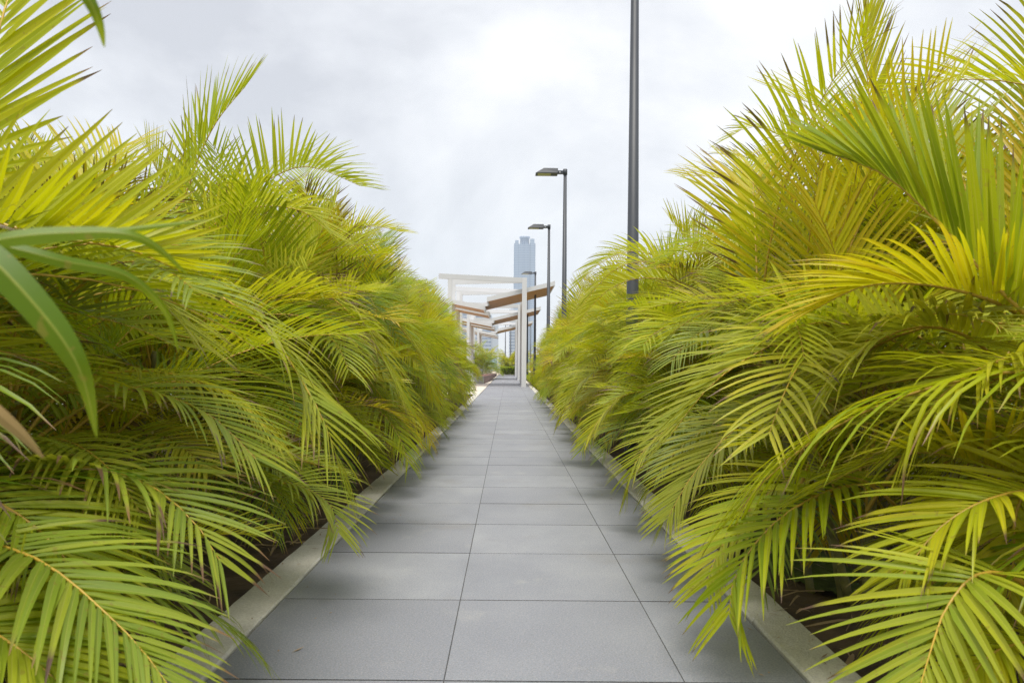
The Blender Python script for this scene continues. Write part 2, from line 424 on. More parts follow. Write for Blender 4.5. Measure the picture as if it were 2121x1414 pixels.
# ------------------------------------------------------------------ palm fronds
UP = Vector((0, 0, 1))
def frond_mesh(name, curve, seed, lmax=0.44, wmax=0.015, n=34, t0=0.2, droop=0.6, vee=28, a0=64, a1=30, r0=0.0085, up=None, seg=7, taper=0.42, ragged=0.12):
    """curve: list of points along the midrib. One mesh: midrib and two rows of folded leaflets."""
    rnd = random.Random(seed)
    pts = [Vector(p) for p in curve]
    K = len(pts)
    cum = [0.0]
    for a, b in zip(pts, pts[1:]): cum.append(cum[-1] + (b - a).length)
    tot = cum[-1]
    def at(t):
        s = t * tot
        for i in range(K - 1):
            if s <= cum[i+1] or i == K - 2:
                u = (s - cum[i]) / max(1e-6, cum[i+1] - cum[i]); p = pts[i].lerp(pts[i+1], u)
                ta = (pts[i+1] - pts[max(i-1, 0)]).normalized(); tb = (pts[min(i+2, K-1)] - pts[i]).normalized()
                return p, ta.lerp(tb, u).normalized()
    V, Fc, C, MI = [], [], [], []
    # midrib
    rn = 5; prev = None; rs = 14
    side_ref = None
    for i in range(rs + 1):
        t = i / rs; p, T = at(t); S = T.cross(up or UP)
        if S.length < 0.05: S = side_ref or Vector((0, 1, 0))
        S.normalize(); side_ref = S; Nn = S.cross(T)
        rr = r0 * (1 - 0.88 * t ** 0.8)
        base = len(V)
        for k in range(rn):
            a = 2 * math.pi * k / rn
            V.append(p + (S * math.cos(a) + Nn * math.sin(a)) * rr); C.append((0.5, t, t, 1))
        if prev is not None:
            for k in range(rn): Fc.append((prev + k, prev + (k+1) % rn, base + (k+1) % rn, base + k)); MI.append(1)
        prev = base
    for sd in (-1, 1):
        for i in range(n):
            u = (i + rnd.uniform(-0.3, 0.3)) / (n - 1); u = min(max(u, 0), 1)
            t = t0 + (1 - t0) * (u ** 0.92)
            p, T = at(min(t, 0.997)); S = T.cross(up or UP)
            if S.length < 0.05: S = Vector((0, 1, 0))
            S.normalize(); Nn = S.cross(T)
            ln = lmax * (0.55 + 0.45 * math.sin(min(1, u / 0.38) * math.pi / 2)) * (1 - (1 - taper) * max(0, (u - 0.38) / 0.62) ** 1.5) * rnd.uniform(1 - ragged, 1 + ragged * 0.6)
            w = wmax * (0.75 + 0.25 * math.sin(min(1, u / 0.4) * 1.57)) * (1 - 0.45 * max(0, u - 0.5) / 0.5) * rnd.uniform(0.85, 1.1)
            a = R(a0 + (a1 - a0) * u ** 1.1 + rnd.uniform(-3, 3)); v = R(vee * (1 - 0.4 * u) + rnd.uniform(-5, 5))
            D = (T * math.cos(a) + (S * sd * math.cos(v) + Nn * math.sin(v)) * math.sin(a)).normalized()
            Nl = (Nn * math.cos(v) - S * sd * math.sin(v)); B = D.cross(Nl).normalized()
            dr = droop * rnd.uniform(0.85, 1.18); cr_ = rnd.random()
            tw = rnd.uniform(-0.5, 0.5)
            if rnd.random() < 0.06: dr *= 2.6
            curl = 1 + (rnd.uniform(1.5, 5) if cr_ > 0.75 else 0)
            q = p.copy(); base = len(V); st = ln / (seg - 1)
            for k in range(seg):
                s = k / (seg - 1)
                Nk = B.cross(D).normalized()
                if Nk.dot(Nl) < 0: Nk = -Nk
                ca, sa = math.cos(tw * s), math.sin(tw * s); Bk = B * ca + Nk * sa; Nw = Nk * ca - B * sa
                ww = w * min(1, 0.35 + s / 0.18 * 0.65) * (1 - s) ** 0.62 * (1.0 if k < seg - 1 else 0) + 0.0004
                V += [q + Bk * ww + Nw * ww * 0.28, q, q, q - Bk * ww + Nw * ww * 0.28]
                C += [(cr_, s, u, 1), (cr_, s, u, 0), (cr_, s, u, 0), (cr_, s, u, 1)]
                if k:
                    b0, b1 = base + 4 * (k - 1), base + 4 * k
                    Fc.append((b0, b0+1, b1+1, b1)); Fc.append((b0+2, b0+3, b1+3, b1+2)); MI += [0, 0]
                q = q + D * st
                g = UP * (-dr * (0.35 + 1.5 * s) * st / 0.16 * 0.5 * (curl if s > 0.72 else 1))
                D = (D + g).normalized()
                B = (B - D * B.dot(D)).normalized()
    me = bpy.data.meshes.new(name); me.from_pydata([v[:] for v in V], [], Fc)
    me.materials.append(M['leaf']); me.materials.append(M['rachis'])
    me.polygons.foreach_set('material_index', MI); me.polygons.foreach_set('use_smooth', [True] * len(Fc))
    ca = me.color_attributes.new('leaf', 'FLOAT_COLOR', 'POINT'); ca.data.foreach_set('color', [x for c in C for x in c])
    me.update()
    return me

def arc(th0, bend, L, k=16, power=1.25):
    p = Vector((0, 0, 0)); out = [p.copy()]
    for i in range(k):
        a = R(th0 + bend * ((i + 0.5) / k) ** power); p = p + Vector((math.sin(a), 0, math.cos(a))) * (L / k); out.append(p.copy())
    return out
KINDS = {  # th0, bend, length, droop, vee
    'spear': (6, 24, 1.1, 0.15, 40), 'upright': (14, 52, 1.4, 0.28, 34), 'lean': (28, 78, 1.55, 0.45, 30),
    'arch': (40, 95, 1.65, 0.62, 24), 'low': (56, 92, 1.6, 0.8, 16), 'hang': (72, 88, 1.4, 0.95, 8)}
PROTO = {}
for ki, (kn, (th, be, L, dr, ve)) in enumerate(KINDS.items()):
    PROTO[kn] = []
    for v in range(6):
        rr = random.Random(100 * ki + v)
        c = arc(th + rr.uniform(-8, 8), be + rr.uniform(-22, 18), L * rr.uniform(0.85, 1.1), power=rr.uniform(1.1, 1.5))
        me = frond_mesh('frond', c, 1000 + 10 * ki + v, lmax=rr.uniform(0.40, 0.48), wmax=rr.uniform(0.0100, 0.0130), n=rr.choice((31, 35, 39)), droop=dr * rr.uniform(0.8, 1.25), vee=ve + rr.uniform(-8, 8), ragged=0.12)
        PROTO[kn].append((me, c))

CANES = []
for v in range(5):
    rr = random.Random(500 + v); bm = bmesh.new(); pts, rad = [], []
    bend = rr.uniform(0.02, 0.12)
    for i in range(21):
        u = i / 20; pts.append((bend * u * u, 0.02 * math.sin(u * 4 + v), u)); rad.append((0.021 - 0.006 * u) * (1.10 if i % 3 == 0 else 0.96))
    tube(bm, pts, rad, 8)
    me = bpy.data.meshes.new('cane'); bmesh.ops.recalc_face_normals(bm, faces=bm.faces); bm.to_mesh(me); bm.free(); me.materials.append(M['cane'])
    CANES.append((me, bend))

def frond_ok(pts, mat, xlim):
    for p in pts[3::2] + [pts[-1]]:
        q = mat @ p
        if abs(q.x) < xlim + max(0, q.z - 1.1) * 0.58 or q.z < 0.09: return False
        if (q - Vector((0, 0, EYE))).length < 1.1: return False
        if 0 < q.y < 2.3 and q.z > 0.95 and q.x > 0.85: return False
        if 0 < q.y < 1.5 and abs(q.x) < 0.72 * q.y: return False
    return True

def palm(x, y, h, seed, label, group, canes=7, per=5, ripe=0.5, xlim=0.57, name='areca_palm', brown=0.35, low=4, skirt=0, spread=1.0):
    rnd = random.Random(seed)
    e = empty(name, (x, y, -0.05), label, 'palm', group)
    loc = Vector((x, y, -0.05))
    k_scale = h / 2.5
    gold = rnd.uniform(0, 6.28)
    crowns = []
    for c in range(canes):
        az = c * 2.4 + gold; rad = rnd.uniform(0.05, 0.28) * min(1, k_scale)
        ch = (h - 1.15 * k_scale) * rnd.uniform(0.40, 1.05); ln = R(rnd.uniform(3, 20)) * spread
        b = Vector((rad * math.cos(az), rad * math.sin(az), 0))
        o = link('cane', rnd.choice(CANES)[0], e); o.location = b; o.rotation_euler = Euler((0, ln, az)); o.scale = (0.8, 0.8, ch)
        top = b + Euler((0, ln, az)).to_matrix() @ Vector((0.05, 0, ch))
        crowns.append((top, az, ln))
    jobs = []
    for (top, az, ln) in crowns:
        seq = [rnd.choice(('spear', 'upright')), 'upright', 'lean', 'arch', 'arch', 'low', 'lean'][:per]
        for j, kd in enumerate(seq): jobs.append((top - Vector((0, 0, 0.05 * j)), az + j * 2.4 + rnd.uniform(-0.5, 0.5), kd, rnd.uniform(0.66, 1.12), 0))
    for j in range(low):
        a = rnd.uniform(0, 6.28); jobs.append((Vector((0.2 * math.cos(a), 0.2 * math.sin(a), rnd.uniform(0.15, 0.55))), a, rnd.choice(('lean', 'arch', 'low', 'hang')), rnd.uniform(0.55, 0.85), 0))
    face = 0.0 if x < 0 else math.pi
    for j in range(skirt):          # fronds that arch out over the kerb towards the light of the path
        a = face + rnd.uniform(-1.15, 1.15)
        jobs.append((Vector((0.25 * math.cos(a), 0.25 * math.sin(a), (0.05 + 1.15 * ((j + rnd.random()) / skirt) ** 1.25) * k_scale)), a, rnd.choice(('lean', 'arch', 'arch', 'low', 'low', 'hang', 'hang')), rnd.uniform(0.72, 1.08), 1))
    for (pos, az, kd, sc, sk) in jobs:
        sc *= 0.45 + 0.55 * k_scale if k_scale < 1 else 1
        for tr in range(9):
            me, pts = rnd.choice(PROTO[kd])
            mloc = Matrix.Translation(pos) @ Euler((R(rnd.uniform(-9, 9)), R(rnd.uniform(-8, 8)), az)).to_matrix().to_4x4() @ Matrix.Scale(sc, 4)
            if frond_ok(pts, Matrix.Translation(loc) @ mloc, xlim):
                o = link('frond', me, e); o.matrix_local = mloc
                rp = ripe + rnd.gauss(0, 0.23) + (0.06 if kd in ('spear', 'upright') else -0.04)
                dead = rnd.random() < 0.045
                o.color = (1.0 if dead else min(1, max(0, rp)), 2.2 if dead else min(1, max(0, rnd.gauss(brown + 0.1, 0.3))), max(0, min(0.8, rnd.gauss(0.08, 0.3))), 1)
                break
            if sk: az += rnd.uniform(-0.35, 0.35); sc *= 0.9; kd = rnd.choice(('lean', 'arch', 'low', 'hang'))
            else: az += rnd.uniform(0.5, 1.1) * rnd.choice((-1, 1)); sc *= 0.95
    return e

def nth(k): return ['first', 'second', 'third', 'fourth', 'fifth', 'sixth', 'seventh', 'eighth', 'ninth', 'tenth', 'eleventh', 'twelfth', 'thirteenth', 'fourteenth', 'fifteenth', 'sixteenth', 'seventeenth', 'eighteenth', 'nineteenth', 'twentieth'][k]
PALMS = {}
LEFT = [(-1.7, 1.2, 1.8), (-1.55, 2.2, 1.65), (-1.6, 3.2, 1.65), (-1.5, 4.3, 2.05), (-1.65, 5.4, 2.4), (-1.45, 6.5, 2.3), (-1.6, 7.6, 2.4), (-1.45, 8.9, 2.0), (-1.5, 10.2, 2.05), (-1.45, 11.6, 2.3), (-1.5, 13.0, 2.4), (-1.5, 14.5, 2.4), (-1.6, 15.9, 2.25), (-1.8, 17.2, 2.1)]
RIGHT = [(1.8, 1.25, 2.4), (1.32, 2.85, 2.0), (1.7, 3.85, 2.05), (1.6, 5.0, 1.95), (1.6, 6.1, 2.1), (1.5, 7.2, 2.0), (1.55, 8.4, 2.0), (1.45, 9.7, 2.0), (1.5, 11.0, 2.15), (1.5, 12.4, 2.35), (1.55, 13.9, 2.55), (1.5, 15.5, 2.5), (1.5, 17.2, 2.3), (1.55, 19.2, 2.1), (1.6, 21.6, 1.9), (1.65, 24.4, 1.8), (1.7, 27.6, 1.8), (1.75, 31.5, 1.8), (1.8, 36, 1.8), (1.8, 41, 1.8)]
for k, (x, y, h) in enumerate(LEFT):
    PALMS['L', k] = palm(x, y, h, 40 + k, f'lush green areca palm, {nth(k)} from the camera along the kerb left of the path', 'palms lining the path', canes=9 if k < 8 else 7, per=5, ripe=0.38 if k < 4 else 0.46, low=4, skirt=(10 if k in (1, 2) else 15) if k < 9 else 13, xlim=0.57 if k < 12 else 0.78)
for k, (x, y, h) in enumerate(RIGHT):
    PALMS['R', k] = palm(x, y, h, 80 + k, f'yellow-green areca palm, {nth(k)} from the camera along the kerb right of the path', 'palms lining the path', canes=9 if k < 8 else 7, per=5, ripe=0.54, low=1 if k == 1 else 4, skirt=(3 if k == 1 else 16) if k < 9 else 14, xlim=0.57 if y < 20 else 0.95)
LEFT_BACK = [(-2.5, 1.75, 2.0), (-2.6, 2.9, 2.0), (-2.7, 4.1, 2.3), (-2.9, 5.6, 2.4), (-2.8, 7.4, 2.4), (-2.9, 9.4, 2.4), (-2.9, 11.6, 2.4), (-2.9, 14.0, 2.3)]
RIGHT_BACK = [(2.35, 2.0, 2.5), (2.6, 3.2, 2.7), (2.7, 4.6, 2.5), (2.7, 6.2, 2.3), (2.8, 8.0, 2.3), (2.8, 10.0, 2.3), (2.8, 12.4, 2.4), (2.9, 15.0, 2.5)]
for k, (x, y, h) in enumerate(LEFT_BACK):
    PALMS['LB', k] = palm(x, y, h, 140 + k, f'areca palm in the back row of the left bed, {nth(k)} from the camera', 'back row palms', canes=7, ripe=0.48, low=4, skirt=6)
for k, (x, y, h) in enumerate(RIGHT_BACK):
    PALMS['RB', k] = palm(x, y, h, 160 + k, f'areca palm in the back row of the right bed, {nth(k)} from the camera', 'back row palms', canes=7, ripe=0.58, low=6, skirt=8)
# palms of the far end
FAR = [(-2.7, 47, 2.6, 'dark green palm growing in the brown timber planter left of the path'), (-1.75, 48.6, 2.5, 'dark palm at the planter corner nearest the far glass screen'),
       (-0.15, 64.4, 1.9, 'small palm above the clipped hedge block, left of its pair'), (0.55, 64.6, 2.3, 'taller palm above the clipped hedge block beside the white posts'),
       (-3.4, 56, 2.5, 'dark palm far left beyond the planter, under the pergola roof'), (-2.3, 60, 2.2, 'dark palm between the planter and the far glass screen')]
for k, (x, y, h, lb) in enumerate(FAR):
    palm(x, y, h, 200 + k, lb, 'palms at the far end', canes=8, per=5, xlim=0.0, ripe=0.25 if k not in (2, 3) else 0.5, low=9, skirt=6 if k not in (2, 3) else 0)
for k in range(9):
    palm(-6.2 + 1.1 * k, 80 + 0.7 * math.sin(k * 2), 2.7, 220 + k, f'palm behind the far glass screen, {nth(k)} from its left end', 'palms behind the glass screen', canes=5, per=5, xlim=0.0, ripe=0.45, low=2)

# ------------------------------------------------------------------ lamps
def lamp(x, y, label, z0=-0.05, side=-1, top=4.40, group='street lamps beside the path'):
    e = empty('street_lamp', (x, y, 0), label, 'street lamp', group)
    bm = bmesh.new(); tube(bm, [(0, 0, z0), (0, 0, 0.3), (0, 0, top - 0.04)], [0.058, 0.057, 0.030], 20)
    bm_obj('pole', bm, M['grey_steel'], e)
    bm = bmesh.new(); tube(bm, [(0, 0, z0), (0, 0, z0 + 0.08)], [0.12, 0.11], 16); bm_obj('base_plate', bm, M['grey_steel'], e)
    bm = bmesh.new(); tube(bm, [(0, 0, top - 0.06), (0, 0, top + 0.045)], [0.040, 0.040], 16)
    box(bm, side * 0.16 if side < 0 else 0.035, side * 0.035 if side < 0 else 0.16, -0.03, 0.03, top - 0.045, top + 0.015)
    bk = bm_obj('bracket', bm, M['grey_steel'], e)
    bm = bmesh.new(); tube(bm, [(side * 0.10, -0.036, top - 0.015), (side * 0.10, -0.030, top - 0.015)], [0.013, 0.013], 10); bm_obj('bolt', bm, M['bolt'], bk)
    bm = bmesh.new(); s = side; t = top
    hexa(bm, [(s*0.14, -0.14, t-0.055), (s*0.555, -0.14, t-0.055), (s*0.555, 0.14, t-0.055), (s*0.14, 0.14, t-0.055),
              (s*0.14, -0.11, t+0.04), (s*0.40, -0.10, t+0.045), (s*0.40, 0.10, t+0.045), (s*0.14, 0.11, t+0.04)])
    hd = bm_obj('lamp_head', bm, M['grey_steel'], e, bevel=0.006)
    bm = bmesh.new(); box(bm, *sorted((s*0.27, s*0.51)), -0.10, 0.10, t-0.0605, t-0.052); bm_obj('lens', bm, M['lens'], hd)
    return e
LX = 1.03
for px, lb in ((1309, 'nearest grey lamp post rising out of the top of the picture over the right palms'),
               (1167.5, 'tall grey street lamp with angular head, left of the nearest bare post'),
               (1135, 'street lamp with its head just beside the top of the blue tower'),
               (1107.5, 'smaller grey lamp whose head stands in front of the blue tower'),
               (1092, 'lamp pole seen close beside the first white pergola post')):
    lamp(LX, LX * F / (px - CX), lb)
lamp(2.05, 74, 'tiny far lamp showing between two lamp poles right of the pergola')
lamp(-5.36, 19, 'grey lamp post half hidden behind the left palms', side=1)
lamp(-0.28, 70.5, 'thin lamp pole under the pergola, left of a close pair', z0=-0.1)
lamp(0.19, 72, 'thin lamp pole under the pergola, right of a close pair', z0=-0.1)
lamp(-2.85, 63, 'thin lamp pole under the left pergola roof end', z0=-0.1)

# ------------------------------------------------------------------ pergolas
def pergola(y0, label, sc=1.0):
    e = empty('pergola', (0, y0, 0), label, 'pergola', 'white pergolas over the path')
    HT, PX, QX = 3.93, 0.56, -2.05
    for fy, fr in ((0.0, 0), (4.5, 1)):
        a = (PX, fy)
        for (lx, ly) in ((QX, fy - 1.05), (QX, fy + 0.75)):
            bm = bmesh.new()
            d = Vector((lx - PX, ly - fy, 0)).normalized()
            s0 = 0.0 if ly < fy else 0.12
            pa = Vector((PX, fy, HT - (0 if ly < fy else 0.004))) + d * s0; pb = Vector((lx, ly, HT - (0 if ly < fy else 0.004))) + d * (0.4 if ly < fy else 0.12)
            beam(bm, pa, pb, 0.11, 0.175); bm_obj('beam', bm, M['white'], e, bevel=0.004)
            bm = bmesh.new(); box(bm, lx - 0.07, lx + 0.07, ly - 0.07, ly + 0.07, -0.02, HT - 0.18); bm_obj('post', bm, M['white'], e, bevel=0.005)
        bm = bmesh.new(); box(bm, PX - 0.085, PX + 0.085, fy - 0.10, fy + 0.10, -0.02, HT + 0.003); bm_obj('post', bm, M['white'], e, bevel=0.005)
    def roof(pa, pb, y_a, y_b, th=0.15, back=True, front_to=None):
        # pa, pb: (x, z) of the underside's two ends
        (xa, za), (xb, zb) = pa, pb
        t = bm2 = bmesh.new()
        hexa(t, [(xa, y_a, za), (xb, y_a, zb), (xb, y_b, zb), (xa, y_b, za), (xa, y_a, za+0.03), (xb, y_a, zb+0.03), (xb, y_b, zb+0.03), (xa, y_b, za+0.03)])
        r = bm_obj('roof_panel', t, M['timber'], e)
        # battens under the boards
        t = bmesh.new(); n = 6
        t2 = bmesh.new(); w = 0.05
        sl = (zb - za) / (xb - xa)
        def strip(bmx, x0, x1, y0_, y1_, dz0, dz1):
            z = lambda x: za + sl * (x - xa)
            hexa(bmx, [(x0, y0_, z(x0)+dz0), (x1, y0_, z(x1)+dz0), (x1, y1_, z(x1)+dz0), (x0, y1_, z(x0)+dz0), (x0, y0_, z(x0)+dz1), (x1, y0_, z(x1)+dz1), (x1, y1_, z(x1)+dz1), (x0, y1_, z(x0)+dz1)])
        strip(t2, xa, xb if front_to is None else front_to, y_a - w, y_a - 0.002, -0.012, th)
        if back: strip(t2, xa, xb, y_b + 0.002, y_b + w, -0.012, th)
        strip(t2, xb + 0.002, xb + 0.05, y_a - (w if front_to is None else 0), y_b + (w if back else 0), -0.015, th + 0.003)
        strip(t2, xa - 0.05, xa - 0.002, y_a - w, y_b + (w if back else 0), -0.015, th + 0.003)
        strip(t2, xa, xb, y_a, y_b, 0.034, th - 0.02)
        bm_obj('fascia', t2, M['white'], r)
        return r
    zr = lambda x: 3.10 + (x + 0.75) * 0.2447
    roof((-0.75, zr(-0.75)), (1.62, zr(1.62)), 0.20, 2.20, back=False)
    roof((-1.25, zr(-1.25)), (1.62, zr(1.62)), 2.202, 4.20, front_to=-0.80)
    zl = lambda x: 2.78 - (x + 0.92) * 0.193
    roof((-3.3, zl(-3.3)), (-0.92, zl(-0.92)), 0.10, 1.95)
    roof((-3.3, zl(-3.3) - 0.05), (-0.80, zl(-0.80) - 0.05), 2.20, 4.10)
    return e
pergola(28.9, 'white pergola nearest the camera with tilted timber roof panels')
pergola(41.6, 'middle white pergola with timber roof, seen through the nearest one')
pergola(55.0, 'farthest white pergola at the end of the path')

# ------------------------------------------------------------------ benches, planter, screen, hedge
e = empty('bench', (-1.0, 34, 0), 'low wedge-shaped dark timber bench with concrete end left of the path', 'bench')
bm = bmesh.new()
hexa(bm, [(-0.55, 0, 0.02), (-0.02, -0.3, 0.0), (0.33, 11, 0.13), (-0.1, 11.2, 0.13), (-0.55, 0, 0.30), (-0.02, -0.3, 0.30), (0.36, 11, 0.30), (-0.1, 11.2, 0.30)])
bm_obj('seat', bm, M['bench_timber'], e)
bm = bmesh.new(); hexa(bm, [(-1.0, -0.45, 0.0), (-0.02, -0.62, 0.0), (-0.022, -0.31, 0.0), (-0.56, -0.01, 0.0), (-1.0, -0.45, 0.31), (-0.02, -0.62, 0.31), (-0.022, -0.31, 0.31), (-0.56, -0.01, 0.31)])
bm_obj('end_block', bm, M['concrete'], e)
bm = bmesh.new(); box(bm, -0.3, 0.1, 5.0, 5.6, 0.0, 0.10); bm_obj('foot', bm, M['concrete'], e)

e = empty('lounger', (-0.95, 24.2, 0), 'white slatted lounger on the pale deck, half hidden by left palm leaves', 'lounger')
bm = bmesh.new()
for k in range(9):
    y = k * 0.075; beam(bm, (-0.75, y, 0.30), (-0.10, y, 0.30), 0.055, 0.025)
bm_obj('seat', bm, M['white'], e)
bm = bmesh.new()
for k in range(8):
    u = k / 7; beam(bm, (-0.75, 0.68 + 0.30 * u, 0.32 + 0.42 * u), (-0.10, 0.68 + 0.30 * u, 0.32 + 0.42 * u), 0.05, 0.022)
bm_obj('backrest', bm, M['white'], e)
for (x, y) in ((-0.70, 0.05), (-0.15, 0.05), (-0.70, 0.6), (-0.15, 0.6)):
    bm = bmesh.new(); tube(bm, [(x + 0.10 * (1 if x > -0.4 else -1), y, 0), (x, y, 0.275)], [0.018, 0.018], 8); bm_obj('leg', bm, M['deck_stone'], e)

e = empty('planter', (-2.4, 46.6, 0), 'long brown timber planter box with pale end, left of the path', 'planter')
bm = bmesh.new(); box(bm, -1.8, 0.55, -0.9, 3.2, 0.0, 0.52); bm_obj('box', bm, M['bench_timber'], e, bevel=0.01)
bm = bmesh.new(); box(bm, 0.553, 0.86, -0.93, 3.2, 0.0, 0.54); bm_obj('end_panel', bm, M['concrete'], e, bevel=0.01)

sheet('far_sill', -6.0, 4.0, 66, 75.9, 0.20, M['deck_stone'])
bm = bmesh.new(); box(bm, -6.0, 4.0, 65.9, 66.0, -0.1, 0.203)
o = bm_obj('far_step', bm, M['deck_stone']); o['kind'] = 'structure'
e = empty('glass_screen', (0, 76, 0.2), 'glass balustrade with pale steel rails closing the far end', 'balustrade')
for k in range(8):
    x = -6 + k * 1.25
    bm = bmesh.new(); box(bm, x - 0.03, x + 0.03, -0.03, 0.03, 0, 1.72); bm_obj('post', bm, M['rail'], e)
    if k < 7:
        bm = bmesh.new(); box(bm, x + 0.05, x + 1.20, -0.01, 0.01, 0.08, 1.25); bm_obj('pane', bm, M['glass'], e)
for z in (1.30, 1.50, 1.72):
    bm = bmesh.new(); box(bm, -6.05, 2.8, -0.045, 0.045, z, z + 0.05); bm_obj('rail', bm, M['rail'], e)

def leafy(name, boxes, n, seed, label, cat, ripe, kind=None, lo=0.05, hi=0.09):
    """dense small-leaved growth filling the given boxes"""
    rnd = random.Random(seed); V, Fc, C = [], [], []
    for k in range(n):
        x0, x1, y0, y1, z0, z1 = rnd.choice(boxes)
        p = Vector((rnd.uniform(x0, x1), rnd.uniform(y0, y1), z0 + (z1 - z0) * rnd.random() ** 0.6))
        a, b_ = rnd.uniform(0, 6.28), rnd.uniform(-0.3, 1.1); L = rnd.uniform(lo, hi)
        d = Vector((math.cos(a) * math.cos(b_), math.sin(a) * math.cos(b_), math.sin(b_))); s = d.cross(UP).normalized() * L * 0.3
        i = len(V); V += [p, p + d * L * 0.5 + s, p + d * L, p + d * L * 0.5 - s]; Fc.append((i, i+1, i+2, i+3)); C += [(rnd.random(), u, 0.5, 1) for u in (0, 0.4, 0.8, 0.4)]
    me = bpy.data.meshes.new(name); me.from_pydata([v[:] for v in V], [], Fc); me.materials.append(M['leaf'])
    ca = me.color_attributes.new('leaf', 'FLOAT_COLOR', 'POINT'); ca.data.foreach_set('color', [x for c in C for x in c])
    o = link(name, me); o.color = (ripe, 0.0, 0.0, 1); tag(o, label, cat, kind=kind)
    return o
leafy('clipped_hedge', [(-0.62, 1.15, 62.3, 64.0, 0.0, 0.62)], 9000, 7, 'low clipped green hedge block at the end of the path', 'hedge', 0.22, lo=0.06, hi=0.12)
leafy('ground_cover', [(0.93, 1.5, 19.5, 60, -0.03, 0.26), (0.95, 1.3, 19.5, 32, -0.03, 0.32)], 16000, 8, 'bright green ground cover beneath the far right palms', 'ground cover', 0.30, kind='stuff')

# ------------------------------------------------------------------ far buildings
D = 1200.0; u = D / F
e = empty('tower', ((1085 - CX) * u, D, 0), 'tall hazy blue glass tower with round crown standing over the pergola', 'tower')
Z = lambda py: (CY - py) * u + EYE
bm = bmesh.new()
for (x0, x1, yt, y0, y1) in ((-22.3, -12, 503.5, 2, 26), (-19.8, -13, 497.5, -0.5, 20), (-12.5, 10.5, 506, -3, 22), (11.5, 20, 494.5, -1, 20), (14, 22.3, 503, 2, 26)):
    box(bm, x0 * u, x1 * u, y0, y1, -0.1, Z(yt))
for x in (-7.5, -3, 1.5, 6):
    box(bm, (x - 0.7) * u, (x + 0.7) * u, -4.0, -2.9, 0, Z(500))
bm_obj('wall', bm, M['tower'], e)
bm = bmesh.new(); box(bm, 10.4 * u, 11.6 * u, 1.5, 12, 0, Z(503)); box(bm, -12.9 * u, -12.4 * u, -0.4, 10, 0, Z(506)); bm_obj('recess', bm, M['tower_dark'], e)
bm = bmesh.new(); tube(bm, [(0, 9, Z(512)), (0, 9, Z(493)), (0, 9, Z(491.5)), (0, 9, Z(488.3))], [9.6 * u, 9.2 * u, 11.2 * u, 11.2 * u], 32)
bm_obj('crown', bm, M['tower'], e)

def office(px0, px1, pxs, ytop, d, label, cols, rows):
    u = d / F; w = (px1 - px0) * u
    e = empty('office_building', ((px0 - CX) * u, d, 0), label, 'building', 'far office buildings')
    H = (CY - ytop) * u + EYE
    bm = bmesh.new(); box(bm, 0, w, 0, 18, -0.1, H); box(bm, w + 0.02, (pxs - px0) * u, 1.2, 18, -0.1, H - 2); box(bm, w * 0.3, w * 0.7, 4, 12, H, H + 3)
    bm_obj('wall', bm, M['office'], e)
    bm = bmesh.new()
    for i in range(cols):
        for j in range(rows):
            cw, ch = w / cols, H / rows
            box(bm, (i + 0.2) * cw, (i + 0.8) * cw, -0.12, 0.06, (j + 0.25) * ch, (j + 0.8) * ch)
    o = bm_obj('window', bm, M['office_pane'], e); o['kind'] = 'stuff'
office(984, 1017, 1031, 652, 520, 'pale office block with a grid of blue windows under the pergola roof', 12, 14)
office(1054, 1066, 1072, 640, 640, 'slim pale tower block seen just left of the pergola posts', 6, 18)
office(938, 968, 974, 640, 560, 'pale building behind the left palms beside the pergola', 11, 15)

# ------------------------------------------------------------------ single fronds reaching out of the nearest palms
def smooth_pts(pts, per=5):
    out = []
    n = len(pts)
    for i in range(n - 1):
        p0, p1, p2, p3 = pts[max(i-1, 0)], pts[i], pts[i+1], pts[min(i+2, n-1)]
        for k in range(per):
            t = k / per
            out.append(0.5 * ((2 * p1) + (p2 - p0) * t + (2*p0 - 5*p1 + 4*p2 - p3) * t*t + (3*p1 - p0 - 3*p2 + p3) * t**3))
    out.append(pts[-1])
    return out

def reach(sd, ix, px, seed, ripe=0.5, brown=0.35, pale=0.1, **kw):
    e = PALMS[sd, ix]; off = Vector(e.location)
    pts = smooth_pts([P(*p) for p in px])
    if ix != 0 or seed not in (331,):
        kw['n'] = int(kw['n'] * 1.2); kw['wmax'] *= 0.80; kw['lmax'] *= 0.95
    me = frond_mesh('frond', [p - off for p in pts], seed, **kw)
    o = link('frond', me, e); o.color = (ripe, brown, pale, 1)
    return o
V3 = lambda *a: Vector(a)
reach('L', 1, [(-260, 1075, 1.9), (-60, 1000, 1.8), (90, 972, 1.75), (200, 968, 1.72), (320, 1010, 1.68), (410, 1090, 1.62), (455, 1160, 1.6)], 301, 0.34, 0.8, 0.35, t0=0.28, n=28, lmax=0.34, wmax=0.012, droop=0.55, vee=18, r0=0.0075)
reach('L', 0, [(-300, 1090, 1.5), (-100, 1105, 1.42), (60, 1150, 1.36), (140, 1200, 1.33), (220, 1270, 1.3), (290, 1340, 1.28), (350, 1420, 1.26)], 302, 0.30, 0.6, 0.3, t0=0.25, n=27, lmax=0.29, wmax=0.0115, droop=0.6, vee=10, r0=0.007)
reach('L', 0, [(-300, 1230, 1.3), (-120, 1260, 1.25), (20, 1330, 1.2), (130, 1420, 1.18)], 303, 0.38, 0.4, 0.2, t0=0.2, n=22, lmax=0.34, wmax=0.013, droop=0.6, vee=10)
reach('L', 2, [(-160, 830, 2.3), (-40, 740, 2.25), (110, 640, 2.3), (300, 590, 2.4), (430, 600, 2.45), (560, 690, 2.45), (620, 780, 2.45), (675, 880, 2.4), (710, 990, 2.4)], 304, 0.50, 0.6, 0.3, t0=0.30, n=34, lmax=0.42, wmax=0.013, droop=0.7, vee=14, r0=0.009)
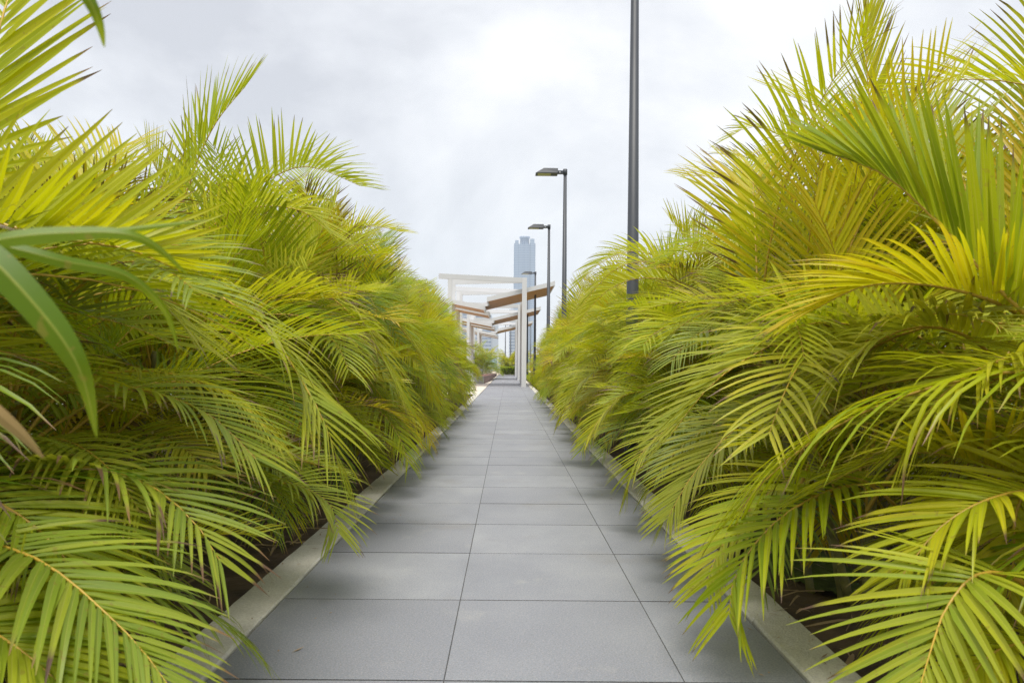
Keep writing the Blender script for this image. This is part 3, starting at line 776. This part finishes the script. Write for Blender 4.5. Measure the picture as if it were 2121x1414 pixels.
reach('L', 1, [(-150, 920, 2.1), (30, 845, 2.05), (160, 808, 2.0), (260, 800, 1.95), (420, 850, 1.9), (530, 950, 1.85)], 305, 0.34, 0.5, 0.2, t0=0.25, n=30, lmax=0.36, wmax=0.0115, droop=0.55, vee=12)
reach('L', 1, [(-200, 400, 1.6), (-80, 440, 1.55), (100, 490, 1.58), (260, 515, 1.6), (370, 560, 1.66)], 306, 0.60, 0.25, 0.0, t0=0.1, n=23, lmax=0.32, wmax=0.0145, droop=0.0, vee=62, a0=80, a1=30, up=V3(0, -0.5, 1))
reach('L', 1, [(-120, 480, 1.75), (-60, 330, 1.75), (-25, 170, 1.8), (10, 20, 1.85), (60, -110, 1.95)], 307, 0.56, 0.5, 0.0, t0=0.05, n=30, lmax=0.34, wmax=0.0165, droop=0.05, vee=15, a0=72, up=V3(0, -1, 0.2))
reach('L', 3, [(340, 470, 4.3), (385, 400, 4.35), (410, 330, 4.4), (450, 250, 4.45), (508, 180, 4.5)], 308, 0.42, 0.5, 0.0, t0=0.1, n=26, lmax=0.52, wmax=0.017, droop=0.08, vee=35, a0=60, a1=15, up=V3(-0.8, -0.5, 0.3))
reach('L', 4, [(420, 520, 5.2), (480, 430, 5.2), (560, 370, 5.1), (640, 345, 5.0), (745, 385, 4.9)], 309, 0.40, 0.4, 0.3, t0=0.15, n=34, lmax=0.48, wmax=0.015, droop=0.12, vee=52, a0=70)
reach('L', 3, [(330, 560, 3.9), (430, 475, 3.9), (520, 430, 3.9), (620, 435, 3.9), (680, 480, 3.85)], 310, 0.60, 0.4, 0.4, t0=0.15, n=34, lmax=0.42, wmax=0.013, droop=0.5, vee=26)
reach('L', 3, [(460, 700, 3.6), (560, 610, 3.7), (660, 600, 3.7), (760, 690, 3.7), (830, 820, 3.7)], 311, 0.56, 0.4, 0.2, t0=0.2, n=36, lmax=0.45, wmax=0.013, droop=0.7, vee=16)
reach('L', 2, [(440, 1080, 2.9), (520, 1020, 2.85), (600, 1000, 2.8), (680, 1040, 2.75), (700, 1100, 2.7)], 312, 0.42, 0.5, 0.4, t0=0.2, n=24, lmax=0.30, wmax=0.010, droop=0.7, vee=12, r0=0.005)
# right-hand side
reach('R', 0, [(2260, 830, 1.95), (2160, 690, 1.9), (2060, 590, 1.9), (1960, 480, 1.95), (1850, 375, 2.0), (1770, 335, 2.03), (1715, 318, 2.06)], 331, 0.36, 0.4, 0.1, t0=0.2, n=34, lmax=0.42, wmax=0.0145, droop=0.05, vee=62, a0=54, a1=10, up=V3(0.6, -0.55, 0.62), r0=0.009, taper=0.4)
reach('R', 1, [(2240, 760, 2.0), (2110, 650, 1.95), (1960, 596, 1.9), (1800, 590, 1.9), (1690, 640, 1.9)], 332, 0.84, 0.4, 0.0, t0=0.2, n=32, lmax=0.40, wmax=0.0125, droop=0.4, vee=30, a0=50, a1=12)
reach('R', 1, [(1960, 960, 2.65), (1870, 840, 2.65), (1790, 770, 2.6), (1700, 712, 2.6), (1640, 700, 2.6), (1560, 735, 2.6), (1470, 800, 2.6), (1390, 900, 2.6)], 333, 0.54, 0.4, 0.55, t0=0.2, n=34, lmax=0.44, wmax=0.014, droop=0.32, vee=40, r0=0.009)
reach('R', 2, [(1760, 640, 3.5), (1680, 590, 3.4), (1600, 585, 3.3), (1550, 625, 3.25), (1525, 710, 3.2)], 334, 0.60, 0.3, 0.5, t0=0.2, n=30, lmax=0.34, wmax=0.012, droop=0.5, vee=15)
reach('R', 2, [(1740, 830, 3.3), (1650, 815, 3.2), (1580, 845, 3.1), (1500, 910, 3.0), (1430, 990, 2.95), (1385, 1070, 2.9)], 335, 0.58, 0.3, 0.4, t0=0.15, n=36, lmax=0.36, wmax=0.0125, droop=0.4, vee=15)
reach('R', 1, [(2000, 1080, 2.2), (1910, 1015, 2.15), (1760, 1005, 2.1), (1640, 1055, 2.05), (1560, 1130, 2.0), (1520, 1200, 1.98), (1510, 1270, 1.96)], 336, 0.40, 0.3, 0.0, t0=0.28, n=24, lmax=0.36, wmax=0.014, droop=0.55, vee=12, r0=0.007)
reach('R', 1, [(1900, 1100, 2.45), (1800, 1000, 2.4), (1660, 985, 2.35), (1570, 1040, 2.3), (1500, 1120, 2.25), (1465, 1200, 2.2)], 337, 0.60, 0.4, 0.2, t0=0.25, n=30, lmax=0.32, wmax=0.0135, droop=0.5, vee=14, r0=0.007)
reach('R', 0, [(2200, 1260, 1.55), (2100, 1195, 1.5), (2020, 1192, 1.46), (1960, 1260, 1.43), (1930, 1340, 1.41), (1900, 1440, 1.38)], 338, 0.44, 0.4, 0.25, t0=0.2, n=21, lmax=0.33, wmax=0.0125, droop=0.30, vee=14, a0=74, a1=30, r0=0.008)
reach('R', 0, [(2260, 960, 1.75), (2150, 985, 1.7), (2105, 1060, 1.68), (2100, 1150, 1.66), (2090, 1250, 1.64)], 339, 0.70, 0.3, 0.1, t0=0.15, n=26, lmax=0.30, wmax=0.0115, droop=0.4, vee=20, up=V3(-0.4, -0.8, 0.6))
reach('R', 0, [(2260, 1090, 1.9), (2130, 1000, 1.85), (2000, 950, 1.8), (1890, 935, 1.8)], 340, 0.78, 0.3, 0.0, t0=0.1, n=20, lmax=0.34, wmax=0.013, droop=0.15, vee=45, a0=60)
reach('R', 1, [(2180, 880, 2.1), (2080, 760, 2.1), (1990, 690, 2.1), (1880, 680, 2.1), (1770, 740, 2.1), (1700, 830, 2.1)], 341, 0.62, 0.5, 0.2, t0=0.25, n=32, lmax=0.42, wmax=0.0135, droop=0.55, vee=16)
reach('R', 0, [(2260, 1360, 1.6), (2160, 1330, 1.55), (2060, 1350, 1.5), (1990, 1430, 1.48)], 342, 0.56, 0.3, 0.1, t0=0.25, n=22, lmax=0.22, wmax=0.010, droop=0.6, vee=10)

reach('R', 3, [(1780, 520, 5.0), (1700, 370, 5.0), (1630, 290, 5.0), (1560, 262, 5.0), (1510, 285, 5.0)], 351, 0.62, 1.1, 0.3, t0=0.15, n=38, lmax=0.36, wmax=0.011, droop=0.5, vee=28)
reach('R', 3, [(1820, 560, 5.1), (1720, 420, 5.1), (1610, 345, 5.1), (1500, 318, 5.1)], 352, 0.85, 1.2, 0.1, t0=0.15, n=38, lmax=0.36, wmax=0.011, droop=0.3, vee=22)
reach('R', 2, [(1850, 420, 4.1), (1812, 260, 4.1), (1795, 140, 4.1), (1800, 20, 4.1)], 353, 0.72, 0.7, 0.0, t0=0.1, n=30, lmax=0.46, wmax=0.011, droop=0.05, vee=25, a0=42, a1=10, up=V3(0.2, -1, 0))
reach('L', 6, [(600, 640, 7.0), (690, 520, 7.0), (760, 470, 7.0), (830, 480, 6.9)], 354, 0.72, 0.4, 0.0, t0=0.1, n=38, lmax=0.42, wmax=0.0125, droop=0.25, vee=40)

reach('L', 1, [(-260, 1150, 2.1), (-60, 1060, 2.0), (120, 1040, 1.95), (260, 1085, 1.9), (350, 1170, 1.88)], 361, 0.34, 0.6, 0.3, t0=0.2, n=30, lmax=0.36, wmax=0.011, droop=0.6, vee=12)
reach('L', 0, [(-300, 1000, 1.6), (-120, 1000, 1.55), (30, 1060, 1.5), (130, 1150, 1.46), (180, 1240, 1.44)], 362, 0.38, 0.5, 0.2, t0=0.2, n=28, lmax=0.32, wmax=0.011, droop=0.6, vee=14)
reach('L', 0, [(-300, 1330, 1.35), (-80, 1300, 1.3), (90, 1330, 1.27), (200, 1400, 1.25)], 363, 0.30, 0.5, 0.3, t0=0.2, n=26, lmax=0.27, wmax=0.0105, droop=0.6, vee=10)
reach('L', 1, [(-200, 640, 1.95), (-40, 580, 1.95), (140, 560, 1.95), (300, 600, 1.95), (400, 700, 1.95)], 364, 0.58, 0.7, 0.3, t0=0.2, n=32, lmax=0.36, wmax=0.0115, droop=0.55, vee=18)
reach('R', 0, [(2300, 1080, 1.7), (2180, 1020, 1.66), (2060, 1030, 1.62), (1950, 1090, 1.6), (1870, 1190, 1.58)], 365, 0.60, 0.4, 0.1, t0=0.15, n=30, lmax=0.30, wmax=0.0105, droop=0.5, vee=16)
reach('R', 0, [(2300, 800, 1.9), (2180, 740, 1.85), (2060, 750, 1.82), (1950, 820, 1.8), (1880, 920, 1.8)], 366, 0.66, 0.4, 0.2, t0=0.15, n=32, lmax=0.36, wmax=0.0115, droop=0.5, vee=18)
reach('R', 1, [(2240, 1130, 2.3), (2130, 1080, 2.25), (2030, 1090, 2.2), (1940, 1150, 2.18), (1880, 1240, 2.16)], 367, 0.55, 0.4, 0.1, t0=0.2, n=30, lmax=0.34, wmax=0.011, droop=0.55, vee=14)
reach('R', 0, [(2250, 1240, 1.75), (2150, 1180, 1.72), (2040, 1330, 1.7), (2000, 1440, 1.68)], 368, 0.5, 0.3, 0.1, t0=0.15, n=26, lmax=0.30, wmax=0.0105, droop=0.5, vee=14)

reach('R', 3, [(1520, 760, 5.4), (1430, 610, 5.4), (1350, 545, 5.4), (1270, 560, 5.4), (1200, 640, 5.4)], 371, 0.58, 0.4, 0.3, t0=0.15, n=38, lmax=0.42, wmax=0.012, droop=0.5, vee=22)
reach('R', 4, [(1480, 690, 6.0), (1400, 560, 6.0), (1320, 520, 6.0), (1250, 540, 6.0), (1195, 590, 6.0)], 372, 0.50, 0.5, 0.2, t0=0.15, n=38, lmax=0.42, wmax=0.012, droop=0.4, vee=26)

reach('R', 2, [(1600, 930, 4.0), (1480, 865, 3.9), (1380, 890, 3.8), (1315, 960, 3.75), (1300, 1020, 3.75)], 373, 0.52, 0.5, 0.3, t0=0.15, n=36, lmax=0.34, wmax=0.0115, droop=0.5, vee=16)
reach('R', 3, [(1440, 850, 5.0), (1340, 800, 4.9), (1265, 840, 4.85), (1215, 910, 4.8)], 374, 0.62, 0.5, 0.2, t0=0.15, n=36, lmax=0.36, wmax=0.0115, droop=0.55, vee=16)
reach('R', 5, [(1340, 800, 6.6), (1260, 765, 6.5), (1195, 800, 6.4), (1160, 870, 6.4)], 375, 0.56, 0.5, 0.2, t0=0.15, n=36, lmax=0.38, wmax=0.0115, droop=0.55, vee=16)
reach('R', 2, [(1700, 1010, 3.4), (1570, 930, 3.3), (1470, 950, 3.25), (1400, 1030, 3.2), (1375, 1080, 3.2)], 376, 0.48, 0.5, 0.3, t0=0.2, n=34, lmax=0.32, wmax=0.011, droop=0.5, vee=16)

reach('R', 4, [(1520, 680, 5.8), (1430, 600, 5.8), (1340, 575, 5.8), (1260, 600, 5.8), (1200, 665, 5.8)], 377, 0.60, 0.4, 0.2, t0=0.12, n=40, lmax=0.36, wmax=0.0125, droop=0.25, vee=50)
reach('L', 5, [(560, 760, 5.6), (680, 650, 5.6), (780, 640, 5.6), (860, 720, 5.6), (900, 830, 5.6)], 378, 0.62, 0.4, 0.3, t0=0.15, n=38, lmax=0.40, wmax=0.012, droop=0.55, vee=18)

# leaflets of the frond that hangs just left of the camera
def blades(sd, ix, name, rib, blade_list, color, seed):
    e = PALMS[sd, ix]; off = Vector(e.location); rnd = random.Random(seed)
    V, Fc, C, MI = [], [], [], []
    def strip(pts, hw, r, s0):
        pts = smooth_pts([P(*p) for p in pts], 6); n = len(pts)
        for i, p in enumerate(pts):
            u = i / (n - 1); T = (pts[min(i+1, n-1)] - pts[max(i-1, 0)]).normalized()
            view = V3(0.25, -1, 0.35); B = T.cross(view).normalized(); Nn = B.cross(T)
            w = hw * min(1, 0.5 + u * 1.5) * (1 - max(0, (u - 0.35) / 0.65) ** 1.7) + 0.0004
            b = len(V)
            V.extend([p + B * w - Nn * w * 0.3 - off, p - off, p - off, p - B * w - Nn * w * 0.3 - off]); C.extend([(r, s0 + u * (0.97 - s0 if s0 < 0.9 else 0.3), 0.5, q_) for q_ in (1, 0, 0, 1)])
            if i:
                a = b - 4
                Fc.extend([(a, a+1, b+1, b), (a+2, a+3, b+3, b+2)]); MI.extend([0, 0])
    for pts, hw, r, s0 in blade_list: strip(pts, hw, r, s0)
    pr = None; rp = smooth_pts([Vector(p) for p in rib])
    for p in rp:
        b = len(V); p = p - off
        for k in range(6):
            a = k * math.pi / 3; V.append(p + V3(math.cos(a), math.sin(a), 0) * 0.005); C.append((0.5, 0.3, 0.5, 1))
        if pr is not None:
            for k in range(6): Fc.append((pr + k, pr + (k+1) % 6, b + (k+1) % 6, b + k)); MI.append(1)
        pr = b
    me = bpy.data.meshes.new(name); me.from_pydata([v[:] for v in V], [], Fc); me.materials.append(M['leaf']); me.materials.append(M['rachis'])
    me.polygons.foreach_set('material_index', MI); me.polygons.foreach_set('use_smooth', [True] * len(Fc))
    ca = me.color_attributes.new('leaf', 'FLOAT_COLOR', 'POINT'); ca.data.foreach_set('color', [x for c in C for x in c])
    o = link(name, me, e); o.color = color
    return o
blades('L', 0, 'frond', [(-1.5, 1.15, 0.5), (-0.9, 0.8, 1.15), (-0.5, 0.6, 1.20), (-0.42, 0.56, 0.95), (-0.44, 0.58, 0.70)],
       [([(-210, 420, 0.57), (-60, 500, 0.56), (80, 640, 0.56), (165, 765, 0.57), (200, 905, 0.6)], 0.0112, 0.0, 0.0),
        ([(-200, 560, 0.58), (-20, 500, 0.6), (140, 482, 0.62), (290, 492, 0.64), (390, 570, 0.68)], 0.0065, 0.45, 0.1),
        ([(-200, 540, 0.62), (0, 505, 0.66), (220, 480, 0.7), (430, 456, 0.75)], 0.0045, 0.6, 0.1),
        ([(-200, 470, 0.62), (-10, 505, 0.64), (130, 540, 0.66), (260, 570, 0.7), (340, 640, 0.74), (370, 730, 0.76)], 0.0055, 0.3, 0.1),
        ([(40, -260, 0.56), (130, -90, 0.57), (195, 20, 0.58), (216, 98, 0.6)], 0.0052, 0.2, 0.1),
        ([(-160, 760, 0.56), (-40, 830, 0.56), (40, 895, 0.57), (90, 948, 0.58)], 0.005, 0.25, 1.1)], (0.06, 0.25, 0.0, 1), 9)

# ------------------------------------------------------------------ haze
def haze(density):
    m = bpy.data.materials.new('haze'); m.use_nodes = True; nt = m.node_tree; nt.nodes.clear()
    o_ = nt.nodes.new('ShaderNodeOutputMaterial'); v = nt.nodes.new('ShaderNodeVolumePrincipled')
    v.inputs['Color'].default_value = (0.80, 0.88, 1.0, 1); v.inputs['Density'].default_value = density; v.inputs['Anisotropy'].default_value = 0.2
    nt.links.new(v.outputs[0], o_.inputs['Volume'])
    bm = bmesh.new(); box(bm, -1510, 1510, -1510, 1510, -1.2, 200)
    o = bm_obj('haze', bm, m); o['kind'] = 'stuff'; o['label'] = 'thin pale haze that fades the far towers to blue'; o['category'] = 'haze'
HAZE = 0.0004
if HAZE: haze(HAZE)
